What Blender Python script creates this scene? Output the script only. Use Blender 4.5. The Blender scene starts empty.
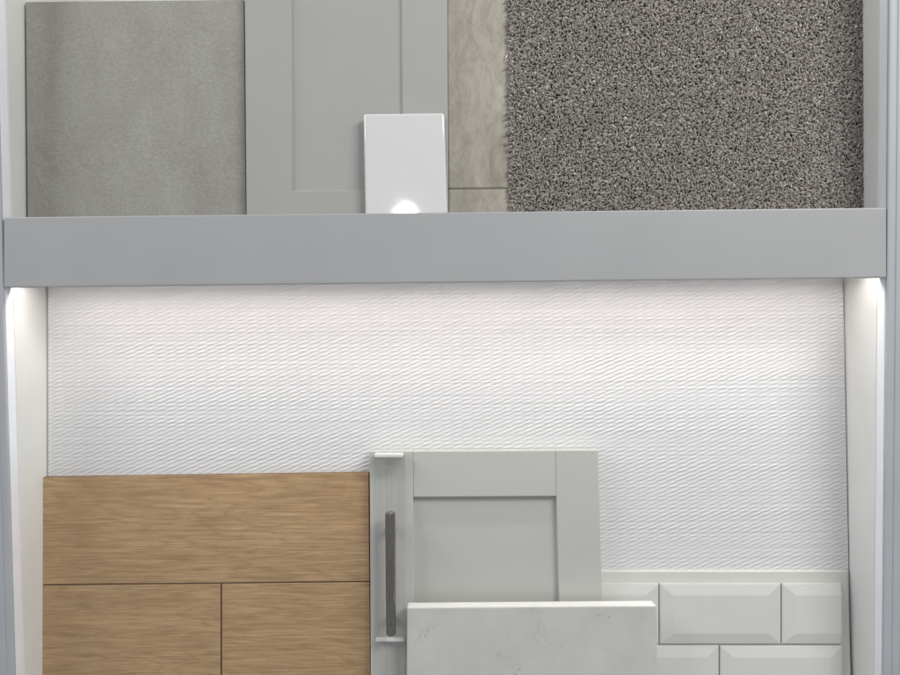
import bpy, bmesh, math, random
import numpy as np
from mathutils import Vector, Matrix

random.seed(7)
rng = np.random.default_rng(7)
S = bpy.context.scene
COL = S.collection
R = math.radians

# ------------------------------------------------------------------ camera
F = 700.0                      # focal length in photo pixels (photo is 900 wide)
CAM = Vector((0.0, -0.933, 1.30))
PITCH, ROLL, YAW = R(1.7), R(-0.55), R(0.0)
RM = Matrix.Rotation(YAW, 3, 'Z') @ Matrix.Rotation(R(90) - PITCH, 3, 'X') @ Matrix.Rotation(ROLL, 3, 'Z')
cd = bpy.data.cameras.new('camera')
cam = bpy.data.objects.new('camera', cd)
COL.objects.link(cam)
cam.matrix_world = Matrix.Translation(CAM) @ RM.to_4x4()
cd.sensor_width = 36.0
cd.lens = 36.0 * F / 900.0
cd.clip_start = 0.01
cd.clip_end = 100
S.camera = cam

def ray(px, py):
    return RM @ Vector(((px - 450) / F, -(py - 337.5) / F, -1.0))

def P(px, py, Y):
    """point of the real plane y = Y that is measured at this place of the photo"""
    d = ray(px, py)
    return CAM + d * ((Y - CAM.y) / d.y)

def depth_at(px, py, X):
    d = ray(px, py)
    return CAM.y + d.y * (X - CAM.x) / d.x

# ------------------------------------------------------------------ materials
def mat(name, rough=0.5, base=(0.8, 0.8, 0.8), spec=0.5):
    m = bpy.data.materials.new(name)
    m.use_nodes = True
    nt = m.node_tree
    b = nt.nodes['Principled BSDF']
    b.inputs['Base Color'].default_value = (*base, 1)
    b.inputs['Roughness'].default_value = rough
    b.inputs['Specular IOR Level'].default_value = spec
    return m, nt, b

def N(nt, t, **kw):
    n = nt.nodes.new(t)
    for k, v in kw.items():
        if k in n.inputs:
            n.inputs[k].default_value = v
        else:
            setattr(n, k, v)
    return n

def coords(nt, scale=(1, 1, 1), loc=(0, 0, 0), rot=(0, 0, 0)):
    tc = N(nt, 'ShaderNodeTexCoord')
    mp = N(nt, 'ShaderNodeMapping')
    mp.inputs['Scale'].default_value = scale
    mp.inputs['Location'].default_value = loc
    mp.inputs['Rotation'].default_value = rot
    nt.links.new(tc.outputs['Object'], mp.inputs['Vector'])
    return mp.outputs['Vector']

def noise(nt, vec, scale, detail=4, rough=0.55, dist=0.0):
    n = N(nt, 'ShaderNodeTexNoise')
    n.inputs['Scale'].default_value = scale
    n.inputs['Detail'].default_value = detail
    n.inputs['Roughness'].default_value = rough
    n.inputs['Distortion'].default_value = dist
    nt.links.new(vec, n.inputs['Vector'])
    return n.outputs['Fac']

def ramp(nt, fac, stops):
    r = N(nt, 'ShaderNodeValToRGB')
    e = r.color_ramp.elements
    while len(e) < len(stops):
        e.new(0.5)
    for i, (p, c) in enumerate(stops):
        e[i].position = p
        e[i].color = (*c, 1) if len(c) == 3 else c
    nt.links.new(fac, r.inputs['Fac'])
    return r.outputs['Color']

def mix(nt, fac, a, b, mode='MIX'):
    n = N(nt, 'ShaderNodeMix', data_type='RGBA', blend_type=mode)
    for sock, v in ((n.inputs[0], fac), (n.inputs[6], a), (n.inputs[7], b)):
        if isinstance(v, (int, float)):
            sock.default_value = v
        elif isinstance(v, tuple):
            sock.default_value = (*v, 1)
        else:
            nt.links.new(v, sock)
    return n.outputs[2]

def M_(nt, op, a, b=None, c=None):
    n = N(nt, 'ShaderNodeMath', operation=op)
    for i, v in enumerate((a, b, c)):
        if v is None:
            continue
        if isinstance(v, (int, float)):
            n.inputs[i].default_value = v
        else:
            nt.links.new(v, n.inputs[i])
    return n.outputs[0]

def bump(nt, b, h, dist, strength=1.0):
    n = N(nt, 'ShaderNodeBump')
    n.inputs['Distance'].default_value = dist
    n.inputs['Strength'].default_value = strength
    nt.links.new(h, n.inputs['Height'])
    nt.links.new(n.outputs['Normal'], b.inputs['Normal'])

def painted(name, col, rough=0.45, var=0.04, bumpd=0.00006):
    """sprayed or laminated board: a little mottled, faint orange peel"""
    m, nt, b = mat(name, rough, col)
    v = coords(nt)
    n1 = noise(nt, v, 9, 4)
    lo = tuple(c * (1 - var) for c in col)
    hi = tuple(min(1, c * (1 + var)) for c in col)
    nt.links.new(ramp(nt, n1, [(0.3, lo), (0.7, hi)]), b.inputs['Base Color'])
    n2 = noise(nt, v, 420, 3)
    r = M_(nt, 'MULTIPLY_ADD', noise(nt, v, 30, 3), 0.12, rough - 0.06)
    nt.links.new(r, b.inputs['Roughness'])
    bump(nt, b, n2, bumpd)
    return m

MAT = {}
MAT['post'] = painted('blue_grey_lacquer', (0.43, 0.448, 0.472), 0.6)
MAT['post_lit'] = painted('post_inner_painted_lit', (0.82, 0.85, 0.90), 0.4)  # inner face of the post, strip light painted in as a whiter tone
MAT['liner'] = painted('white_liner_board', (0.71, 0.72, 0.70), 0.5)
MAT['liner_up'] = painted('pale_grey_liner_board', (0.66, 0.675, 0.65), 0.5)
MAT['shelf'] = painted('grey_shelf_laminate', (0.405, 0.410, 0.416), 0.42, 0.025)
MAT['back'] = painted('white_backing', (0.72, 0.72, 0.70), 0.6)
MAT['door_up'] = painted('grey_green_door_paint', (0.380, 0.388, 0.366), 0.42, 0.02)
MAT['door_low'] = painted('pale_stone_door_paint', (0.50, 0.506, 0.478), 0.42, 0.02)
MAT['board_edge'] = painted('white_grout_board', (0.66, 0.66, 0.62), 0.6, 0.03)

def stone_tile():
    m, nt, b = mat('grey_stone_tile', 0.5)
    v = coords(nt, rot=(0, R(48), 0), scale=(1, 1, 0.6))
    big = noise(nt, v, 10, 6, 0.66, 0.3)
    c = ramp(nt, big, [(0.30, (0.268, 0.259, 0.233)), (0.5, (0.306, 0.298, 0.270)), (0.72, (0.352, 0.350, 0.322))])
    red = noise(nt, coords(nt, loc=(3.02, 1, 4.9), rot=(0, R(48), 0), scale=(1, 1, 0.7)), 9, 5, 0.65, 0.2)
    c = mix(nt, ramp(nt, red, [(0.52, (0, 0, 0)), (0.74, (0.5, 0.5, 0.5))]), c, (0.325, 0.272, 0.248))
    fine = noise(nt, coords(nt, scale=(1, 1, 1.6)), 210, 5, 0.7)
    c = mix(nt, 0.55, c, ramp(nt, fine, [(0.3, (0.34, 0.34, 0.34)), (0.72, (0.66, 0.66, 0.65))]), 'OVERLAY')
    scr = noise(nt, coords(nt, scale=(0.25, 1, 2.2), rot=(0, R(8), 0)), 120, 3, 0.6, 0.4)
    c = mix(nt, ramp(nt, scr, [(0.66, (0, 0, 0)), (0.76, (0.35, 0.35, 0.35))]), c, (0.44, 0.43, 0.39))
    nt.links.new(c, b.inputs['Base Color'])
    bump(nt, b, fine, 0.0004, 0.6)
    return m
MAT['stone'] = stone_tile()

def beige_tile():
    m, nt, b = mat('beige_marble_tile', 0.4)
    v = coords(nt, rot=(0, R(40), 0), scale=(1, 1, 0.5))
    big = noise(nt, v, 34, 6, 0.62, 1.2)
    c = ramp(nt, big, [(0.28, (0.285, 0.26, 0.215)), (0.45, (0.37, 0.345, 0.295)), (0.6, (0.42, 0.395, 0.342)), (0.75, (0.50, 0.48, 0.425))])
    vein = noise(nt, coords(nt, rot=(0, R(38), 0), scale=(1, 1, 0.35), loc=(2, 0, 3)), 42, 5, 0.6, 1.6)
    vm = M_(nt, 'ABSOLUTE', M_(nt, 'SUBTRACT', vein, 0.5))
    c = mix(nt, ramp(nt, vm, [(0.0, (0.28, 0.28, 0.28)), (0.05, (0, 0, 0))]), c, (0.19, 0.165, 0.125))
    nt.links.new(c, b.inputs['Base Color'])
    bump(nt, b, big, 0.0005, 0.5)
    return m
MAT['beige'] = beige_tile()

def ceramic(name, col, rough):
    m, nt, b = mat(name, rough, col)
    v = coords(nt)
    n1 = noise(nt, v, 14, 3)
    nt.links.new(ramp(nt, n1, [(0.3, tuple(c * 0.975 for c in col)), (0.7, col)]), b.inputs['Base Color'])
    b.inputs['Coat Weight'].default_value = 0.3
    b.inputs['Coat Roughness'].default_value = 0.03
    bump(nt, b, noise(nt, v, 24, 2), 0.0004, 0.35)
    return m
MAT['white_tile'] = ceramic('white_glazed_ceramic', (0.70, 0.70, 0.695), 0.05)
MAT['metro'] = ceramic('white_metro_glaze', (0.67, 0.675, 0.65), 0.13)

def oak():
    m, nt, b = mat('oak_laminate', 0.42)
    oi = N(nt, 'ShaderNodeObjectInfo')
    tc = N(nt, 'ShaderNodeTexCoord')
    off = N(nt, 'ShaderNodeVectorMath', operation='MULTIPLY_ADD')
    comb = N(nt, 'ShaderNodeCombineXYZ')
    for i in range(3):
        nt.links.new(oi.outputs['Random'], comb.inputs[i])
    nt.links.new(comb.outputs[0], off.inputs[0])
    off.inputs[1].default_value = (17.3, 9.1, 23.7)
    nt.links.new(tc.outputs['Object'], off.inputs[2])
    base = off.outputs[0]
    def mp(scale, rot=0.0):
        n = N(nt, 'ShaderNodeMapping')
        n.inputs['Scale'].default_value = scale
        n.inputs['Rotation'].default_value = (0, rot, 0)
        nt.links.new(base, n.inputs['Vector'])
        return n.outputs[0]
    # growth rings: contours of a stretched noise field -> cathedral figures
    field = noise(nt, mp((1.1, 1, 7.0)), 3.2, 2.5, 0.5, 0.25)
    rings = M_(nt, 'SINE', M_(nt, 'MULTIPLY', field, 74.0))
    rings = M_(nt, 'MULTIPLY_ADD', rings, 0.5, 0.5)
    wig = noise(nt, mp((6, 1, 60)), 5, 5, 0.65, 0.5)
    c = ramp(nt, noise(nt, mp((2.2, 1, 14)), 4, 4, 0.6, 0.5),
             [(0.28, (0.398, 0.262, 0.145)), (0.5, (0.446, 0.298, 0.167)), (0.74, (0.496, 0.338, 0.194))])
    c = mix(nt, M_(nt, 'MULTIPLY', M_(nt, 'POWER', rings, 2.6), M_(nt, 'MULTIPLY', wig, 0.62)), c, (0.285, 0.175, 0.084))
    streak = noise(nt, mp((4, 1, 150)), 4, 5, 0.70, 0.25)
    c = mix(nt, 0.8, c, ramp(nt, streak, [(0.30, (0.30, 0.29, 0.28)), (0.70, (0.68, 0.68, 0.67))]), 'OVERLAY')
    pore = noise(nt, mp((22, 1, 360)), 4, 3, 0.6)
    c = mix(nt, ramp(nt, pore, [(0.60, (0, 0, 0)), (0.72, (0.55, 0.55, 0.55))]), c, (0.20, 0.112, 0.050))
    lime = noise(nt, mp((5, 1, 120)), 5, 4, 0.6)
    c = mix(nt, ramp(nt, lime, [(0.58, (0, 0, 0)), (0.74, (0.45, 0.45, 0.45))]), c, (0.60, 0.45, 0.28))
    nt.links.new(c, b.inputs['Base Color'])
    bump(nt, b, streak, 0.0005, 0.5)
    return m
MAT['oak'] = oak()
MAT['core'] = painted('brown_fibreboard', (0.15, 0.096, 0.055), 0.8, 0.1)

def quartz():
    m, nt, b = mat('white_grey_quartz', 0.22)
    v = coords(nt)
    big = noise(nt, v, 18, 5, 0.6)
    c = ramp(nt, big, [(0.3, (0.545, 0.54, 0.515)), (0.7, (0.615, 0.612, 0.588))])
    mott = noise(nt, v, 160, 4, 0.7)
    c = mix(nt, ramp(nt, mott, [(0.56, (0, 0, 0)), (0.75, (0.4, 0.4, 0.4))]), c, (0.46, 0.455, 0.43))
    # loose grey clouds made of small flecks
    cloud = noise(nt, coords(nt, loc=(1.31, 0, 0.22)), 17, 2, 0.5, 0.3)
    fleck = noise(nt, v, 260, 3, 0.7, 0.2)
    k = M_(nt, 'MULTIPLY', ramp(nt, cloud, [(0.60, (0, 0, 0)), (0.72, (1, 1, 1))]),
           ramp(nt, fleck, [(0.52, (0, 0, 0)), (0.60, (1, 1, 1))]))
    c = mix(nt, M_(nt, 'MULTIPLY', k, 0.5), c, (0.22, 0.22, 0.215))
    nt.links.new(c, b.inputs['Base Color'])
    return m
MAT['quartz'] = quartz()

MAT['quartz_edge_lit'] = painted('quartz_edge_painted_lit', (0.84, 0.84, 0.82), 0.25, 0.02)  # whitened so the slab's top looks lit from above; light painted into the colour

def wallpaper():
    m, nt, b = mat('white_woven_wallcovering', 0.55)
    b.inputs['Base Color'].default_value = (0.705, 0.71, 0.715, 1)
    tc = N(nt, 'ShaderNodeTexCoord')
    sep = N(nt, 'ShaderNodeSeparateXYZ')
    wob = N(nt, 'ShaderNodeTexNoise')
    wob.inputs['Scale'].default_value = 55
    wob.inputs['Detail'].default_value = 2
    nt.links.new(tc.outputs['Object'], wob.inputs['Vector'])
    vm = N(nt, 'ShaderNodeVectorMath', operation='MULTIPLY_ADD')
    sub = N(nt, 'ShaderNodeVectorMath', operation='SUBTRACT')
    nt.links.new(wob.outputs['Color'], sub.inputs[0])
    sub.inputs[1].default_value = (0.5, 0.5, 0.5)
    nt.links.new(sub.outputs[0], vm.inputs[0])
    vm.inputs[1].default_value = (0.0030, 0.0, 0.0013)
    nt.links.new(tc.outputs['Object'], vm.inputs[2])
    nt.links.new(vm.outputs[0], sep.inputs[0])
    x, z = sep.outputs['X'], sep.outputs['Z']
    pz = 0.0060                       # vertical pitch of the diagonal ribs
    zz = M_(nt, 'SUBTRACT', z, M_(nt, 'MULTIPLY', x, 0.40))
    rib = M_(nt, 'MULTIPLY_ADD', M_(nt, 'SINE', M_(nt, 'MULTIPLY', zz, 2 * math.pi / pz)), 0.5, 0.5)
    # level rows of short floats cut the ribs into dashes
    rw = M_(nt, 'MULTIPLY_ADD', M_(nt, 'SINE', M_(nt, 'MULTIPLY', z, 2 * math.pi / 0.0060)), 0.5, 0.5)
    # rows are uneven: some lie proud, some flat, in long level bands
    rowmap = N(nt, 'ShaderNodeMapping')
    rowmap.inputs['Scale'].default_value = (0.25, 0.1, 20)
    nt.links.new(tc.outputs['Object'], rowmap.inputs['Vector'])
    row = noise(nt, rowmap.outputs[0], 5.5, 4, 0.65)
    amp = ramp(nt, row, [(0.32, (0.30, 0.30, 0.30)), (0.68, (1, 1, 1))])
    fib = noise(nt, coords(nt, scale=(1, 1, 3.0), rot=(0, R(-16), 0)), 330, 3, 0.7)
    h = M_(nt, 'ADD', M_(nt, 'MULTIPLY', rib, 0.50), M_(nt, 'MULTIPLY', M_(nt, 'MULTIPLY', rw, rib), 0.50))
    h = M_(nt, 'ADD', M_(nt, 'MULTIPLY', h, amp), M_(nt, 'MULTIPLY', rw, 0.06))
    h = M_(nt, 'ADD', h, M_(nt, 'MULTIPLY', row, 1.0))
    h = M_(nt, 'ADD', h, M_(nt, 'MULTIPLY', fib, 0.32))
    bump(nt, b, h, 0.00085, 1.0)
    return m
MAT['wallpaper'] = wallpaper()

def carpet():
    m, nt, b = mat('twist_pile_yarn', 0.9, spec=0.15)
    a = N(nt, 'ShaderNodeAttribute', attribute_name='yarn_tone')
    c = ramp(nt, a.outputs['Fac'], [(0.0, (0.150, 0.134, 0.121)), (0.35, (0.278, 0.253, 0.232)), (0.7, (0.405, 0.376, 0.348)), (1.0, (0.64, 0.61, 0.58))])
    nt.links.new(c, b.inputs['Base Color'])
    return m
MAT['yarn'] = carpet()
MAT['grout'] = painted('taupe_grout', (0.22, 0.20, 0.165), 0.8, 0.1)
MAT['jute'] = painted('carpet_backing', (0.10, 0.09, 0.08), 0.9, 0.15)

def steel():
    m, nt, b = mat('dark_brushed_steel', 0.26, (0.30, 0.285, 0.26))
    b.inputs['Metallic'].default_value = 1.0
    v = coords(nt, scale=(60, 60, 1.5))
    s = noise(nt, v, 30, 4, 0.7)
    nt.links.new(ramp(nt, s, [(0.3, (0.19, 0.177, 0.155)), (0.7, (0.38, 0.365, 0.34))]), b.inputs['Base Color'])
    bump(nt, b, s, 0.0002, 0.3)
    return m
MAT['steel'] = steel()

def acrylic(name, tint, k):
    m, nt, b = mat(name, 0.15, (0.74, 0.74, 0.72))
    out = nt.nodes['Material Output']
    tr = N(nt, 'ShaderNodeBsdfTransparent')
    tr.inputs['Color'].default_value = tint
    mx = N(nt, 'ShaderNodeMixShader')
    st = noise(nt, coords(nt, scale=(55, 1, 0.8)), 6, 2)
    nt.links.new(M_(nt, 'MULTIPLY_ADD', st, k, 0.03), mx.inputs[0])
    nt.links.new(tr.outputs[0], mx.inputs[1])
    nt.links.new(b.outputs[0], mx.inputs[2])
    nt.links.new(mx.outputs[0], out.inputs['Surface'])
    return m
MAT['acrylic'] = acrylic('clear_acrylic', (0.955, 0.96, 0.955, 1), 0.35)
MAT['acrylic_edge'] = mat('frosted_acrylic_edge', 0.25, (0.82, 0.83, 0.82))[0]
MAT['acrylic_edge'].node_tree.nodes['Principled BSDF'].inputs['Transmission Weight'].default_value = 0.25

def led(name, k):
    m, nt, b = mat(name, 0.5)
    b.inputs['Emission Color'].default_value = (1.0, 0.91, 0.85, 1)
    b.inputs['Emission Strength'].default_value = LED_STRENGTH * k
    return m
LED_STRENGTH = 32.5
MAT['led'] = led('lit_led_diffuser', 1.0)
MAT['led_dim'] = led('lit_led_diffuser_above', 0.45)
MAT['alu'], _, _b = mat('led_aluminium_channel', 0.35, (0.7, 0.7, 0.7))
_b.inputs['Metallic'].default_value = 1.0

# ------------------------------------------------------------------ builders
def thing(name, label, cat, loc, group=None):
    o = bpy.data.objects.new(name, None)
    o.empty_display_size = 0.05
    COL.objects.link(o)
    o.location = loc
    o['label'] = label
    o['category'] = cat
    if group:
        o['group'] = group
    return o

def obj(name, bm, m, parent=None, smooth=None):
    """bm is in world metres; the mesh is stored about its own centre"""
    bmesh.ops.recalc_face_normals(bm, faces=bm.faces)
    c = Vector((0, 0, 0))
    for v in bm.verts:
        c += v.co
    c /= len(bm.verts)
    for v in bm.verts:
        v.co -= c
    me = bpy.data.meshes.new(name)
    bm.to_mesh(me)
    bm.free()
    me.materials.append(m)
    if smooth is not None:
        me.set_sharp_from_angle(angle=smooth) if hasattr(me, 'set_sharp_from_angle') else None
        for p in me.polygons:
            p.use_smooth = True
    o = bpy.data.objects.new(name, me)
    COL.objects.link(o)
    if parent:
        o.parent = parent
        o.location = c - parent_world(parent)
    else:
        o.location = c
    return o

def parent_world(p):
    l = Vector(p.location)
    while p.parent:
        p = p.parent
        l += Vector(p.location)
    return l

def hexa(bm, f, b, bev=0.0, seg=2):
    """six-sided solid from front corners f and back corners b (TL,TR,BR,BL)"""
    vf = [bm.verts.new(p) for p in f]
    vb = [bm.verts.new(p) for p in b]
    fs = [bm.faces.new(vf), bm.faces.new(vb[::-1])]
    for i in range(4):
        j = (i + 1) % 4
        fs.append(bm.faces.new((vf[i], vb[i], vb[j], vf[j])))
    if bev > 0:
        es = {e for fc in fs for e in fc.edges}
        bmesh.ops.recalc_face_normals(bm, faces=fs)
        bmesh.ops.bevel(bm, geom=list(es), offset=bev, segments=seg, profile=0.5, affect='EDGES', clamp_overlap=True)

def cut_edges(o, m2):
    """second material on every face that does not look at the viewer"""
    o.data.materials.append(m2)
    for p in o.data.polygons:
        if p.normal.y > -0.5:
            p.material_index = 1
    return o

def box(bm, x0, x1, y0, y1, z0, z1, bev=0.0, seg=2):
    f = [Vector((x0, y0, z1)), Vector((x1, y0, z1)), Vector((x1, y0, z0)), Vector((x0, y0, z0))]
    b = [v + Vector((0, y1 - y0, 0)) for v in f]
    hexa(bm, f, b, bev, seg)

def quad(tl, tr, br, bl, Yt, Yb):
    return [P(*tl, Yt), P(*tr, Yt), P(*br, Yb), P(*bl, Yb)]

def back_of(f, t):
    n = (f[1] - f[0]).cross(f[3] - f[0]).normalized()
    if n.y < 0:
        n = -n
    return [p + n * t for p in f]

def slab(f, t, bev=0.001, seg=2):
    bm = bmesh.new()
    hexa(bm, f, back_of(f, t), bev, seg)
    return bm

def lerp_quad(f, u0, u1, v0, v1):
    """sub-rectangle of a quad; u to the right, v down, 0..1"""
    def at(u, v):
        a = f[0].lerp(f[1], u)
        b = f[3].lerp(f[2], u)
        return a.lerp(b, v)
    return [at(u0, v0), at(u1, v0), at(u1, v1), at(u0, v1)]

def shift(f, d):
    """move a quad along its outward normal (towards the viewer for d > 0)"""
    n = (f[1] - f[0]).cross(f[3] - f[0]).normalized()
    if n.y > 0:
        n = -n
    return [p + n * d for p in f]

# ------------------------------------------------------------------ display unit
unit = thing('display_unit', 'pale grey lit display unit with a shelf across the middle, holding all the samples', 'display unit', (0, 0.05, 0.70))
XR = P(887, 290, 0).x
XL = P(3, 290, 0).x
ZT, ZB = 1.95, 0.70            # unit runs on above and below the frame
Z_SHELF_TOP = P(450, 213, 0).z
Z_FASCIA_BOT = P(450, 283.5, 0).z

def post(x_in, s):
    bm = bmesh.new()
    xs = [0, 0.0085, 0.0095, 0.0145, 0.0155, 0.05]
    # front profile with two shallow grooves, swept vertically
    prof = [(0, 0.0045), (0, 0.0025), (0.0006, 0.0008), (0.0025, 0), (0.0085, 0), (0.0095, 0.0004), (0.0105, 0.0004), (0.0117, -0.001),
            (0.020, -0.001), (0.021, 0.0), (0.022, 0.0), (0.023, -0.001), (0.055, -0.001), (0.058, 0.001), (0.058, 0.16), (0.0165, 0.16), (0.0165, 0.0045)]
    lo = [bm.verts.new((x_in + s * a, b, ZB)) for a, b in prof]
    hi = [bm.verts.new((x_in + s * a, b, ZT)) for a, b in prof]
    bm.faces.new(lo)
    bm.faces.new(hi)
    n = len(prof)
    for i in range(n):
        j = (i + 1) % n
        bm.faces.new((lo[i], lo[j], hi[j], hi[i]))
    o = obj('post', bm, MAT['post'], unit)
    bm = bmesh.new()
    box(bm, min(x_in, x_in + s * 0.0155), max(x_in, x_in + s * 0.0155), 0.0048, 0.0212, ZB + 0.001, ZT - 0.001, 0.0006)
    obj('post_lit_face', bm, MAT['post_lit'], o)  # separate piece carrying the painted-in light on the post's inner face
    return o
post(XR, 1)
post(XL, -1)

# inner side boards: lower bay and upper bay, each side
XRl, XLl = XR - 0.0005, XL + 0.0005
Z_UNDER = Z_FASCIA_BOT + 0.022
for x, s in ((XRl, 1), (XLl, -1)):
    for z0, z1 in ((ZB, Z_UNDER - 0.001), (Z_SHELF_TOP - 0.002, ZT)):
        bm = bmesh.new()
        y0 = 0.0215 if z0 == ZB else 0.0215
        box(bm, min(x, x + s * 0.014), max(x, x + s * 0.014), y0, 0.16, z0, z1, 0.0012)
        obj('side_panel', bm, MAT['liner' if z0 == ZB else 'liner_up'], unit)

# shelf board, its front fascia, and the lit strip behind the fascia
bm = bmesh.new()
box(bm, XL + 0.001, XR - 0.001, 0.0185, 0.155, Z_UNDER, Z_SHELF_TOP - 0.0035, 0.0005)
shelf = obj('shelf', bm, MAT['shelf'], unit)
tl, tr, br, bl = P(3.5, 217.2, 0), P(886.6, 207.6, 0), P(886.6, 277.5, 0), P(3.5, 287.5, 0)
f = [tl, tr, br, bl]
bm = bmesh.new()
hexa(bm, f, [p + Vector((0, 0.018, 0)) for p in f], 0.0016, 3)
obj('fascia', bm, MAT['shelf'], shelf)
bm = bmesh.new()
def light_line(z, parent, key='led'):
    # an aluminium channel let into the underside of a shelf, its diffuser set up inside
    bm = bmesh.new()
    a, b_ = XL + 0.012, XR - 0.012
    box(bm, a, b_, 0.0188, 0.0312, z - 0.0030, z - 0.0005)
    box(bm, a, b_, 0.0188, 0.0198, z - LIP, z - 0.0031)
    box(bm, a, b_, 0.0302, 0.0312, z - LIP, z - 0.0031)
    ch = obj('light_channel', bm, MAT['alu'], parent)
    bm = bmesh.new()
    box(bm, a + 0.001, b_ - 0.001, 0.0204, 0.0296, z - 0.0050, z - 0.0034)
    obj('light_strip', bm, MAT[key], ch)
LIP = 0.0072
light_line(Z_UNDER, shelf)
# the next shelf up, above the frame, lit the same way
Z_UP = Z_SHELF_TOP + 0.56
bm = bmesh.new()
box(bm, XL + 0.001, XR - 0.001, 0.0185, 0.087, Z_UP, Z_UP + 0.07, 0.0005)
sh2 = obj('shelf', bm, MAT['shelf'], unit)
bm = bmesh.new()
box(bm, XL + 0.001, XR - 0.001, 0.0, 0.018, Z_UP - 0.022, Z_UP + 0.072, 0.0016)
obj('fascia', bm, MAT['shelf'], sh2)
light_line(Z_UP, sh2, 'led_dim')
# lower shelf the bottom samples stand on (just under the frame)
Z_LOW = P(450, 706, 0.06).z
bm = bmesh.new()
box(bm, XL + 0.001, XR - 0.001, 0.004, 0.155, Z_LOW - 0.022, Z_LOW, 0.001)
obj('shelf', bm, MAT['shelf'], unit)
# back boards
bm = bmesh.new()
box(bm, XL - 0.01, XR + 0.01, 0.088, 0.10, Z_SHELF_TOP - 0.003, ZT - 0.002)
obj('back_panel', bm, MAT['back'], unit)
bm = bmesh.new()
box(bm, XL - 0.01, XR + 0.01, 0.128, 0.14, ZB + 0.002, Z_UNDER - 0.002)
obj('back_panel', bm, MAT['back'], unit)

# ------------------------------------------------------------------ wall covering in the lower bay
Ytr, Ybr = depth_at(840.5, 285, XRl - 0.001), depth_at(845, 600, XRl - 0.001)
Ytl, Ybl = depth_at(44, 290, XLl + 0.001), depth_at(42.5, 600, XLl + 0.001)
Yt, Yb = (Ytr + Ytl) / 2, (Ybr + Ybl) / 2
print('wallpaper depth', Ytr, Ytl, Ybr, Ybl)
def wy(z):
    z1, z0 = P(450, 287, Yt).z, P(450, 600, Yb).z
    return Yt + (Yb - Yt) * (z - z1) / (z0 - z1)
gap = 0.0016
zt = Z_UNDER - 0.002
zb = Z_LOW + 0.001
f = [Vector((XLl + gap, wy(zt), zt)), Vector((XRl - gap, wy(zt), zt)), Vector((XRl - gap, wy(zb), zb)), Vector((XLl + gap, wy(zb), zb))]
wp = obj('wallcovering', slab(f, 0.003, 0.0005), MAT['wallpaper'])
wp['label'] = 'white textured wallcovering with diagonal woven ribs, filling the back of the lower lit bay'
wp['category'] = 'wallcovering'

# ------------------------------------------------------------------ upper bay samples
z_sh = Z_SHELF_TOP - 0.0032
def to_shelf(f, z, top=None):
    """drop the lower corners of a quad to height z along its sides"""
    out = list(f)
    for t, b in ((0, 3), (1, 2)):
        d = f[b] - f[t]
        k = (z - f[t].z) / d.z
        out[b] = f[t] + d * k
    return out

G_UP = 'samples standing on the middle shelf'
f = to_shelf(quad((25.5, 1.8), (243.8, -0.5), (245.9, 213), (27.5, 215), 0.062, 0.052), z_sh)
o = obj('stone_tile', slab(f, 0.010, 0.0008), MAT['stone'])
o['label'] = 'large square matt grey stone-look tile at the left end of the middle shelf'
o['category'] = 'tile sample'

def shaker(name, label, f, cuts_u, cuts_v, m, th, rec, loc, step=0.0):
    """five-piece door: stiles full height, rails between, panel set back"""
    d = thing(name, label, 'door sample', loc)
    u1, u2 = cuts_u
    v1, v2 = cuts_v
    e = 0.0006
    obj('stile', slab(lerp_quad(f, 0, u1 - e, 0, 1), th, 0.0009), m, d)
    obj('stile', slab(lerp_quad(f, u2 + e, 1, 0, 1), th, 0.0009), m, d)
    obj('rail', slab(lerp_quad(f, u1, u2, 0, v1), th, 0.0009), m, d)
    obj('rail', slab(lerp_quad(f, u1, u2, v2, 1), th, 0.0009), m, d)
    obj('panel', slab(shift(lerp_quad(f, u1 - 0.01, u2 + 0.01, v1 - 0.01, v2 + 0.01), -rec), th * 0.4, 0.0), m, d)
    return d

# upper door: runs out of the top of the frame
f = to_shelf(quad((243.5, -160), (446.5, -160), (448.5, 213), (246.3, 213), 0.060, 0.040), z_sh)
def routed_door(name, label, f, u1, u2, v1, v2, m, th, rec):
    """one-piece routed frame with a chamfered opening and the panel set back in it"""
    d = thing(name, label, 'door sample', (f[2] + f[3]) / 2)
    q1 = lerp_quad(f, u1, u2, v1, v2)
    w_, h_ = (f[1] - f[0]).length, (f[3] - f[0]).length
    eu, ev = 0.0024 / w_, 0.0024 / h_
    q2 = shift(lerp_quad(f, u1 + eu, u2 - eu, v1 + ev, v2 - ev), -rec)
    r = 0.0010
    fo = lerp_quad(f, r / w_, 1 - r / w_, r / h_, 1 - r / h_)
    side = shift(f, -r)
    bk = shift(f, -th)
    bi = shift(lerp_quad(f, u1 + eu, u2 - eu, v1 + ev, v2 - ev), -th)
    bm = bmesh.new()
    L = [[bm.verts.new(p) for p in q] for q in (bi, q2, q1, fo, side, bk)]
    for a, b in zip(L, L[1:] + L[:1]):
        for k in range(4):
            n_ = (k + 1) % 4
            bm.faces.new((a[k], a[n_], b[n_], b[k]))
    obj('frame', bm, m, d)
    obj('panel', slab(shift(lerp_quad(f, u1 + eu, u2 - eu, v1 + ev, v2 - ev), -rec - 0.0003), th * 0.4, 0.0), m, d)
    return d
routed_door('cabinet_door', 'tall grey shaker cabinet door with recessed panel behind the small white tile', f,
            0.219, 0.778, 0.12, (190.5 + 160) / 380.0, MAT['door_up'], 0.019, 0.0040)

f = to_shelf(quad((363.2, 113.6), (444.3, 112.6), (447.5, 213), (365.2, 214.5), 0.0345, 0.0250), z_sh)
WT = f
o = obj('ceramic_tile', slab(f, 0.0088, 0.0034, 6), MAT['white_tile'])
o['label'] = 'small glossy plain white tile leaning on the tall grey door'
o['category'] = 'tile sample'

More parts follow.
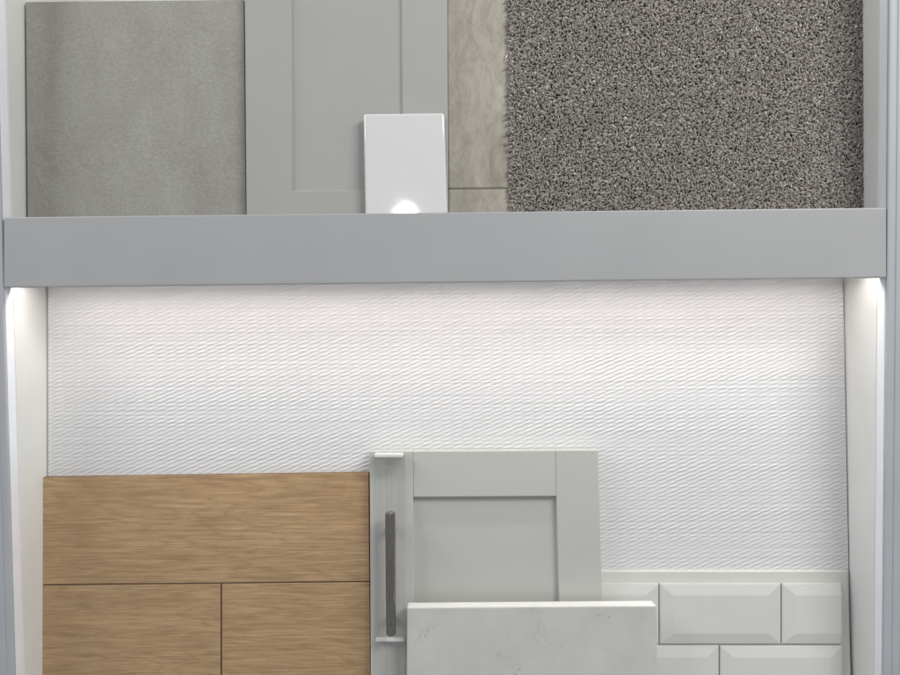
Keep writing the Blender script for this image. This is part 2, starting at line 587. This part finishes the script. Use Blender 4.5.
# beige tile with one grooved joint
f = to_shelf(quad((446.8, -60), (530, -60), (530, 211), (448.8, 213), 0.066, 0.0565), z_sh)
d = thing('marble_tile', 'narrow strip of beige veined stone-look tile seen between grey door and carpet', 'tile sample', (f[2] + f[3]) / 2)
vj = (182.5 + 60) / 274.0
obj('tile_piece', slab(lerp_quad(f, 0, 1, 0, vj - 0.0022), 0.009, 0.0016), MAT['beige'], d)
obj('tile_piece', slab(lerp_quad(f, 0, 1, vj + 0.0022, 1), 0.009, 0.0016), MAT['beige'], d)
obj('grout_bed', slab(shift(lerp_quad(f, 0.01, 0.99, 0.01, 0.99), -0.0013), 0.005, 0.0), MAT['grout'], d)

# carpet: backing + twisted tufts
f = to_shelf(quad((508, -45), (858, -45), (860.5, 207), (509, 209), 0.066, 0.0585), z_sh + 0.002)
d = thing('carpet_sample', 'rectangle of flecked grey brown twist pile carpet standing on the shelf', 'carpet sample', (f[2] + f[3]) / 2)
obj('backing', slab(f, 0.004, 0.0005), MAT['jute'], d)

def pile(f, parent):
    o0 = f[3]
    ux = (f[2] - f[3]); W = ux.length; ux = ux / W
    uz = (f[0] - f[3]); Hh = uz.length; uz = uz / Hh
    un = ux.cross(uz).normalized()
    if un.y > 0:
        un = -un
    sp = 0.0023
    nx, nz = int(W / sp) + 1, int(Hh / (sp * 0.9)) + 1
    gx, gz = np.meshgrid(np.arange(nx), np.arange(nz), indexing='ij')
    u = (gx + 0.5 * (gz % 2)) * sp + rng.normal(0, 0.0005, gx.shape)
    w = gz * sp * 0.9 + rng.normal(0, 0.0005, gx.shape)
    u = u.ravel(); w = w.ravel()
    n = len(u)
    sides, rings = 6, 4
    # each tuft is a bent, tapering, blunt-ended twist of yarn
    lean_a = rng.uniform(0, 2 * math.pi, n)
    lean_m = np.abs(rng.normal(0.0, 0.0020, n)) + 0.0004
    hgt = rng.uniform(0.0052, 0.0068, n)
    rad = rng.uniform(0.00108, 0.00150, n)
    ts = np.array([0.0, 0.45, 0.8, 1.0])
    rs = np.array([0.75, 1.0, 1.0, 0.45])
    ang = np.arange(sides) * 2 * math.pi / sides
    vx = np.zeros((n, rings, sides)); vz = vx.copy(); vn = vx.copy()
    tw = rng.uniform(0, 2 * math.pi, n)
    for r in range(rings):
        t = ts[r]
        cx = u + np.cos(lean_a) * lean_m * t ** 2 * 1.6
        cz = w + np.sin(lean_a) * lean_m * t ** 2 * 1.6 - 0.0006 * t
        cn = hgt * t
        for s in range(sides):
            lump = 1 + 0.28 * np.cos(2 * (ang[s] + tw + t * 2.5))
            rr = rad * rs[r] * lump
            a = ang[s] + tw
            vx[:, r, s] = cx + np.cos(a) * rr
            vz[:, r, s] = cz + np.sin(a) * rr
            vn[:, r, s] = cn - rr * 0.35 * np.cos(a - lean_a) * t
    tipx = u + np.cos(lean_a) * lean_m * 1.75
    tipz = w + np.sin(lean_a) * lean_m * 1.75 - 0.0006
    tipn = hgt * 1.04
    per = rings * sides + 1
    allx = np.concatenate([vx.reshape(n, -1), tipx[:, None]], 1)
    allz = np.concatenate([vz.reshape(n, -1), tipz[:, None]], 1)
    alln = np.concatenate([vn.reshape(n, -1), tipn[:, None]], 1)
    A = np.array
    co = (A(o0)[None, :] + allx.reshape(-1, 1) * A(ux) + allz.reshape(-1, 1) * A(uz) + alln.reshape(-1, 1) * A(un))
    tmpl = []
    for r in range(rings - 1):
        for s in range(sides):
            s2 = (s + 1) % sides
            tmpl.append((r * sides + s, r * sides + s2, (r + 1) * sides + s2, (r + 1) * sides + s))
    quads = A(tmpl)
    tris = A([((rings - 1) * sides + s, (rings - 1) * sides + (s + 1) % sides, per - 1) for s in range(sides)])
    base = (np.arange(n) * per)[:, None, None]
    Q = (quads[None] + base).reshape(-1)
    T = (tris[None] + base).reshape(-1)
    nq, ntri = len(Q) // 4, len(T) // 3
    me = bpy.data.meshes.new('pile')
    c = co.mean(0)
    co = co - c
    me.vertices.add(len(co))
    me.vertices.foreach_set('co', co.ravel())
    me.loops.add(len(Q) + len(T))
    me.loops.foreach_set('vertex_index', np.concatenate([Q, T]).astype(np.int32))
    me.polygons.add(nq + ntri)
    starts = np.concatenate([np.arange(nq) * 4, nq * 4 + np.arange(ntri) * 3]).astype(np.int32)
    me.polygons.foreach_set('loop_start', starts)
    me.update(calc_edges=True)
    me.validate()
    me.polygons.foreach_set('use_smooth', np.ones(nq + ntri, dtype=bool))
    tone = np.clip(rng.normal(0.47, 0.20, n), 0, 1)
    at = me.attributes.new('yarn_tone', 'FLOAT', 'POINT')
    at.data.foreach_set('value', np.repeat(tone, per).astype(np.float32))
    me.materials.append(MAT['yarn'])
    o = bpy.data.objects.new('pile', me)
    COL.objects.link(o)
    o.parent = parent
    o.location = Vector(c) - parent_world(parent)
    return o
pl = pile(f, d)
pl['kind'] = 'stuff'

# ------------------------------------------------------------------ lower bay samples
# oak board of three planks
fW = to_shelf(quad((42.8, 477.2), (368.6, 472.4), (370.5, 695), (40.5, 698), 0.078, 0.062), Z_LOW + 0.0004)
Hpx = 0.0
d = thing('oak_board', 'warm brown oak flooring sample of three jointed planks at the left of the lower bay', 'flooring sample', (fW[2] + fW[3]) / 2)
tot = (fW[0] - fW[3]).length
vj = (fW[0] - P(43, 585.0, 0.0705)).length / tot
vj2 = (fW[1] - P(368, 581.5, 0.0705)).length / (fW[1] - fW[2]).length
def uv_quad(f, u0, u1, v0l, v0r, v1l, v1r):
    def at(u, vl, vr):
        v = vl + (vr - vl) * u
        return f[0].lerp(f[1], u).lerp(f[3].lerp(f[2], u), v)
    return [at(u0, v0l, v0r), at(u1, v0l, v0r), at(u1, v1l, v1r), at(u0, v1l, v1r)]
g = 0.0019
uj = (221.3 - 42.3) / (369.2 - 42.3)
cut_edges(obj('plank', slab(uv_quad(fW, 0, 1, 0, 0, vj - g, vj2 - g), 0.009, 0.0010), MAT['oak'], d), MAT['core'])
cut_edges(obj('plank', slab(uv_quad(fW, 0, uj - g, vj + g, vj2 + g, 1, 1), 0.009, 0.0010), MAT['oak'], d), MAT['core'])
cut_edges(obj('plank', slab(uv_quad(fW, uj + g, 1, vj + g, vj2 + g, 1, 1), 0.009, 0.0010), MAT['oak'], d), MAT['core'])
obj('backing_board', slab(shift(lerp_quad(fW, 0.003, 0.997, 0.004, 0.997), -0.0016), 0.007, 0.0), MAT['core'], d)

# metro tile panel
fM = to_shelf(quad((575, 570.8), (847.6, 570.8), (852.0, 692), (574, 692), 0.0760, 0.0660), Z_LOW + 0.0004)
d = thing('brick_tile_panel', 'board of glossy white brick tiles with sloping edges, lower right corner', 'tile sample', (fM[2] + fM[3]) / 2)
bm = bmesh.new()
hexa(bm, fM, back_of(fM, 0.006), 0.0022, 3)
obj('backing_board', bm, MAT['board_edge'], d)
def metro(px0, py0, px1, py1, cut_r=False, cut_l=False):
    """bevelled brick tile: outer rim, sloping margins, flat raised field"""
    def pt(px, py, h):
        # on the panel plane, raised by h
        tt = (py - 570.8) / (692 - 570.8)
        q = P(px, py, 0.0760 + (0.0660 - 0.0760) * tt)
        n = (fM[1] - fM[0]).cross(fM[3] - fM[0]).normalized()
        if n.y > 0:
            n = -n
        return q + n * h
    bm = bmesh.new()
    ix0 = 1.0 if cut_l else 12
    ix1 = 1.0 if cut_r else 12
    iy = 10.5
    rim, field = 0.0042, 0.0072
    def loop(x0, y0, x1, y1, h):
        return [bm.verts.new(pt(x0, y0, h)) for (x0, y0) in ((x0, y0), (x1, y0), (x1, y1), (x0, y1))]
    L = [loop(px0, py0, px1, py1, 0.0005), loop(px0, py0, px1, py1, rim - 0.0008), loop(px0 + 1.0, py0 + 1.3, px1 - 1.0, py1 - 1.0, rim),
         loop(px0 + ix0, py0 + iy, px1 - ix1, py1 - iy, field - 0.0002), loop(px0 + ix0 + 1.2, py0 + iy + 1.2, px1 - ix1 - 1.2, py1 - iy - 1.2, field)]
    for a, b in zip(L, L[1:]):
        for i in range(4):
            j = (i + 1) % 4
            bm.faces.new((a[i], a[j], b[j], b[i]))
    bm.faces.new(L[-1])
    bm.faces.new(L[0][::-1])
    return obj('tile', bm, MAT['metro'], d)
metro(577.5, 582.5, 657.6, 642.6)
metro(659.2, 582.6, 779.3, 642.8)
metro(780.9, 582.6, 840.0, 642.8, cut_r=True)
metro(577.5, 644.4, 598.2, 690, cut_l=True)
metro(599.8, 644.4, 717.6, 704)
metro(719.2, 644.6, 840.8, 704)

# pale door with handle strip
fD = to_shelf(quad((369.8, 451.5), (598.0, 450.2), (605.5, 700), (370.8, 700), 0.0670, 0.0480), Z_LOW + 0.0004)
w = 598.0 - 369.8
vtop = 45.5 / 256.0
door = shaker('drawer_front', 'pale grey shaker drawer front with dark steel bar handle, half hidden by the quartz slab', fD,
       (43.2 / w, (555.2 - 369.8) / w), (vtop, 0.82), MAT['door_low'], 0.019, 0.0078, (fD[2] + fD[3]) / 2)
nD = (fD[1] - fD[0]).cross(fD[3] - fD[0]).normalized()
if nD.y > 0:
    nD = -nD
uD = (fD[1] - fD[0]).normalized()
vD = (fD[3] - fD[0]).normalized()
def onD(px, py, h=0.0):
    """point on the drawer front at this photo place, raised by h"""
    d_ = ray(px, py)
    q = fD[0] + nD * h
    t = (q - CAM).dot(nD) / d_.dot(nD)
    return CAM + d_ * t
def dslab(x0, y0, x1, y1, h0, h1, bev):
    f = [onD(x0, y0, h0), onD(x1, y0, h0), onD(x1, y1, h0), onD(x0, y1, h0)]
    bm = bmesh.new()
    hexa(bm, [p + nD * (h1 - h0) for p in f], f, bev)
    return bm
# clear holder clipped over the left stile
hold = thing('handle_holder', 'clear acrylic strip clipped over the left stile of the pale drawer front', 'display holder', onD(390, 695, 0.0))
obj('back_plate', dslab(374.2, 452.5, 405.5, 698, 0.0004, 0.0024, 0.0005), MAT['acrylic'], hold)
obj('hook', dslab(375.4, 452.4, 404.0, 456.2, 0.0026, 0.0190, 0.0015), MAT['acrylic_edge'], hold)
lip = acrylic('tinted_acrylic_lip', (0.80, 0.80, 0.785, 1), 0.3)
obj('lip', dslab(376.2, 456.6, 403.4, 469.5, 0.0165, 0.0185, 0.0006), lip, hold)
obj('ledge', dslab(376.0, 636.9, 405.0, 639.0, 0.0026, 0.0125, 0.0006), MAT['acrylic_edge'], hold)

# bar handle
def tube(bm, a, b, r0, r1, n=16, dome=True):
    ax = (b - a)
    L = ax.length
    ax.normalize()
    s = ax.orthogonal().normalized()
    t = ax.cross(s)
    prof = [(0, r0 * 0.55), (r0 * 0.25, r0 * 0.9), (r0 * 0.6, r0)] if dome else [(0, r0)]
    prof += [(L - r1 * 0.6, r1), (L - r1 * 0.25, r1 * 0.9), (L, r1 * 0.55)] if dome else [(L, r1)]
    rg = []
    for h, r in prof:
        rg.append([bm.verts.new(a + ax * h + (s * math.cos(k * 2 * math.pi / n) + t * math.sin(k * 2 * math.pi / n)) * r) for k in range(n)])
    for p, q in zip(rg, rg[1:]):
        for k in range(n):
            bm.faces.new((p[k], p[(k + 1) % n], q[(k + 1) % n], q[k]))
    bm.faces.new(rg[0][::-1])
    bm.faces.new(rg[-1])
hd = thing('bar_handle', 'slim dark brushed steel bar handle standing upright in the clear holder', 'handle', onD(390.5, 636, 0.02))
bm = bmesh.new()
tube(bm, onD(390.2, 511.5, 0.026), onD(391.0, 635.6, 0.026), 0.0071, 0.0067, 24)
obj('bar', bm, MAT['steel'], hd, smooth=R(35))
for py in (527, 617):
    bm = bmesh.new()
    tube(bm, onD(391.5, py, 0.0026), onD(390.6, py, 0.0225), 0.0042, 0.0042, 14, dome=False)
    obj('mounting_post', bm, MAT['steel'], hd, smooth=R(35))

# quartz slab in front
fQ = to_shelf(quad((407.0, 607.6), (656.2, 605.6), (658.8, 700), (406.6, 700), 0.0250, 0.0190), Z_LOW + 0.0004)
o = cut_edges(obj('quartz_slab', slab(fQ, 0.0200, 0.0018, 4), MAT['quartz']), MAT['quartz_edge_lit'])
o['label'] = 'thick pale grey quartz worktop slab with faint grey flecks, in front of the drawer front'
o['category'] = 'worktop sample'

# ------------------------------------------------------------------ light
w = bpy.data.worlds.new('World')
S.world = w
w.use_nodes = True
bg = w.node_tree.nodes['Background']
bg.inputs['Color'].default_value = (0.93, 0.96, 1.0, 1)
bg.inputs['Strength'].default_value = 0.345

def area(name, loc, target, size, power, col, shape='RECTANGLE', size_y=None):
    l = bpy.data.lights.new(name, 'AREA')
    l.shape = shape
    l.size = size
    if size_y:
        l.size_y = size_y
    l.energy = power
    l.color = col
    o = bpy.data.objects.new(name, l)
    COL.objects.link(o)
    o.location = loc
    o.rotation_euler = (Vector(target) - Vector(loc)).to_track_quat('-Z', 'Y').to_euler()
    return o
# showroom ceiling panels, in front of and above the unit
area('ceiling_panel_lamp', (1.35, -1.35, 2.65), (0.3, 0.0, 1.35), 1.1, 36, (1.0, 0.98, 0.95), size_y=0.6)
area('ceiling_panel_lamp', (-1.9, -0.9, 2.6), (0.2, 0.0, 1.3), 1.2, 20, (0.97, 0.98, 1.0), size_y=0.6)
# ceiling downlight whose glint shows at the foot of the white tile
n = (WT[1] - WT[0]).cross(WT[3] - WT[0]).normalized()
if n.y > 0:
    n = -n
dv = ray(405, 216).normalized()
hit = CAM + dv * ((WT[3] - CAM).dot(n) / dv.dot(n))
rf = dv - n * 2 * dv.dot(n)
lp = hit + rf * 3.2
print('downlight at', lp)
area('ceiling_downlight', lp, hit, 0.12, 4, (1.0, 0.98, 0.94), 'DISK')

vs = S.view_settings
S.display_settings.display_device = 'sRGB'
vs.view_transform = 'Standard'
vs.look = 'None'
vs.exposure = 0.0
vs.gamma = 1.0
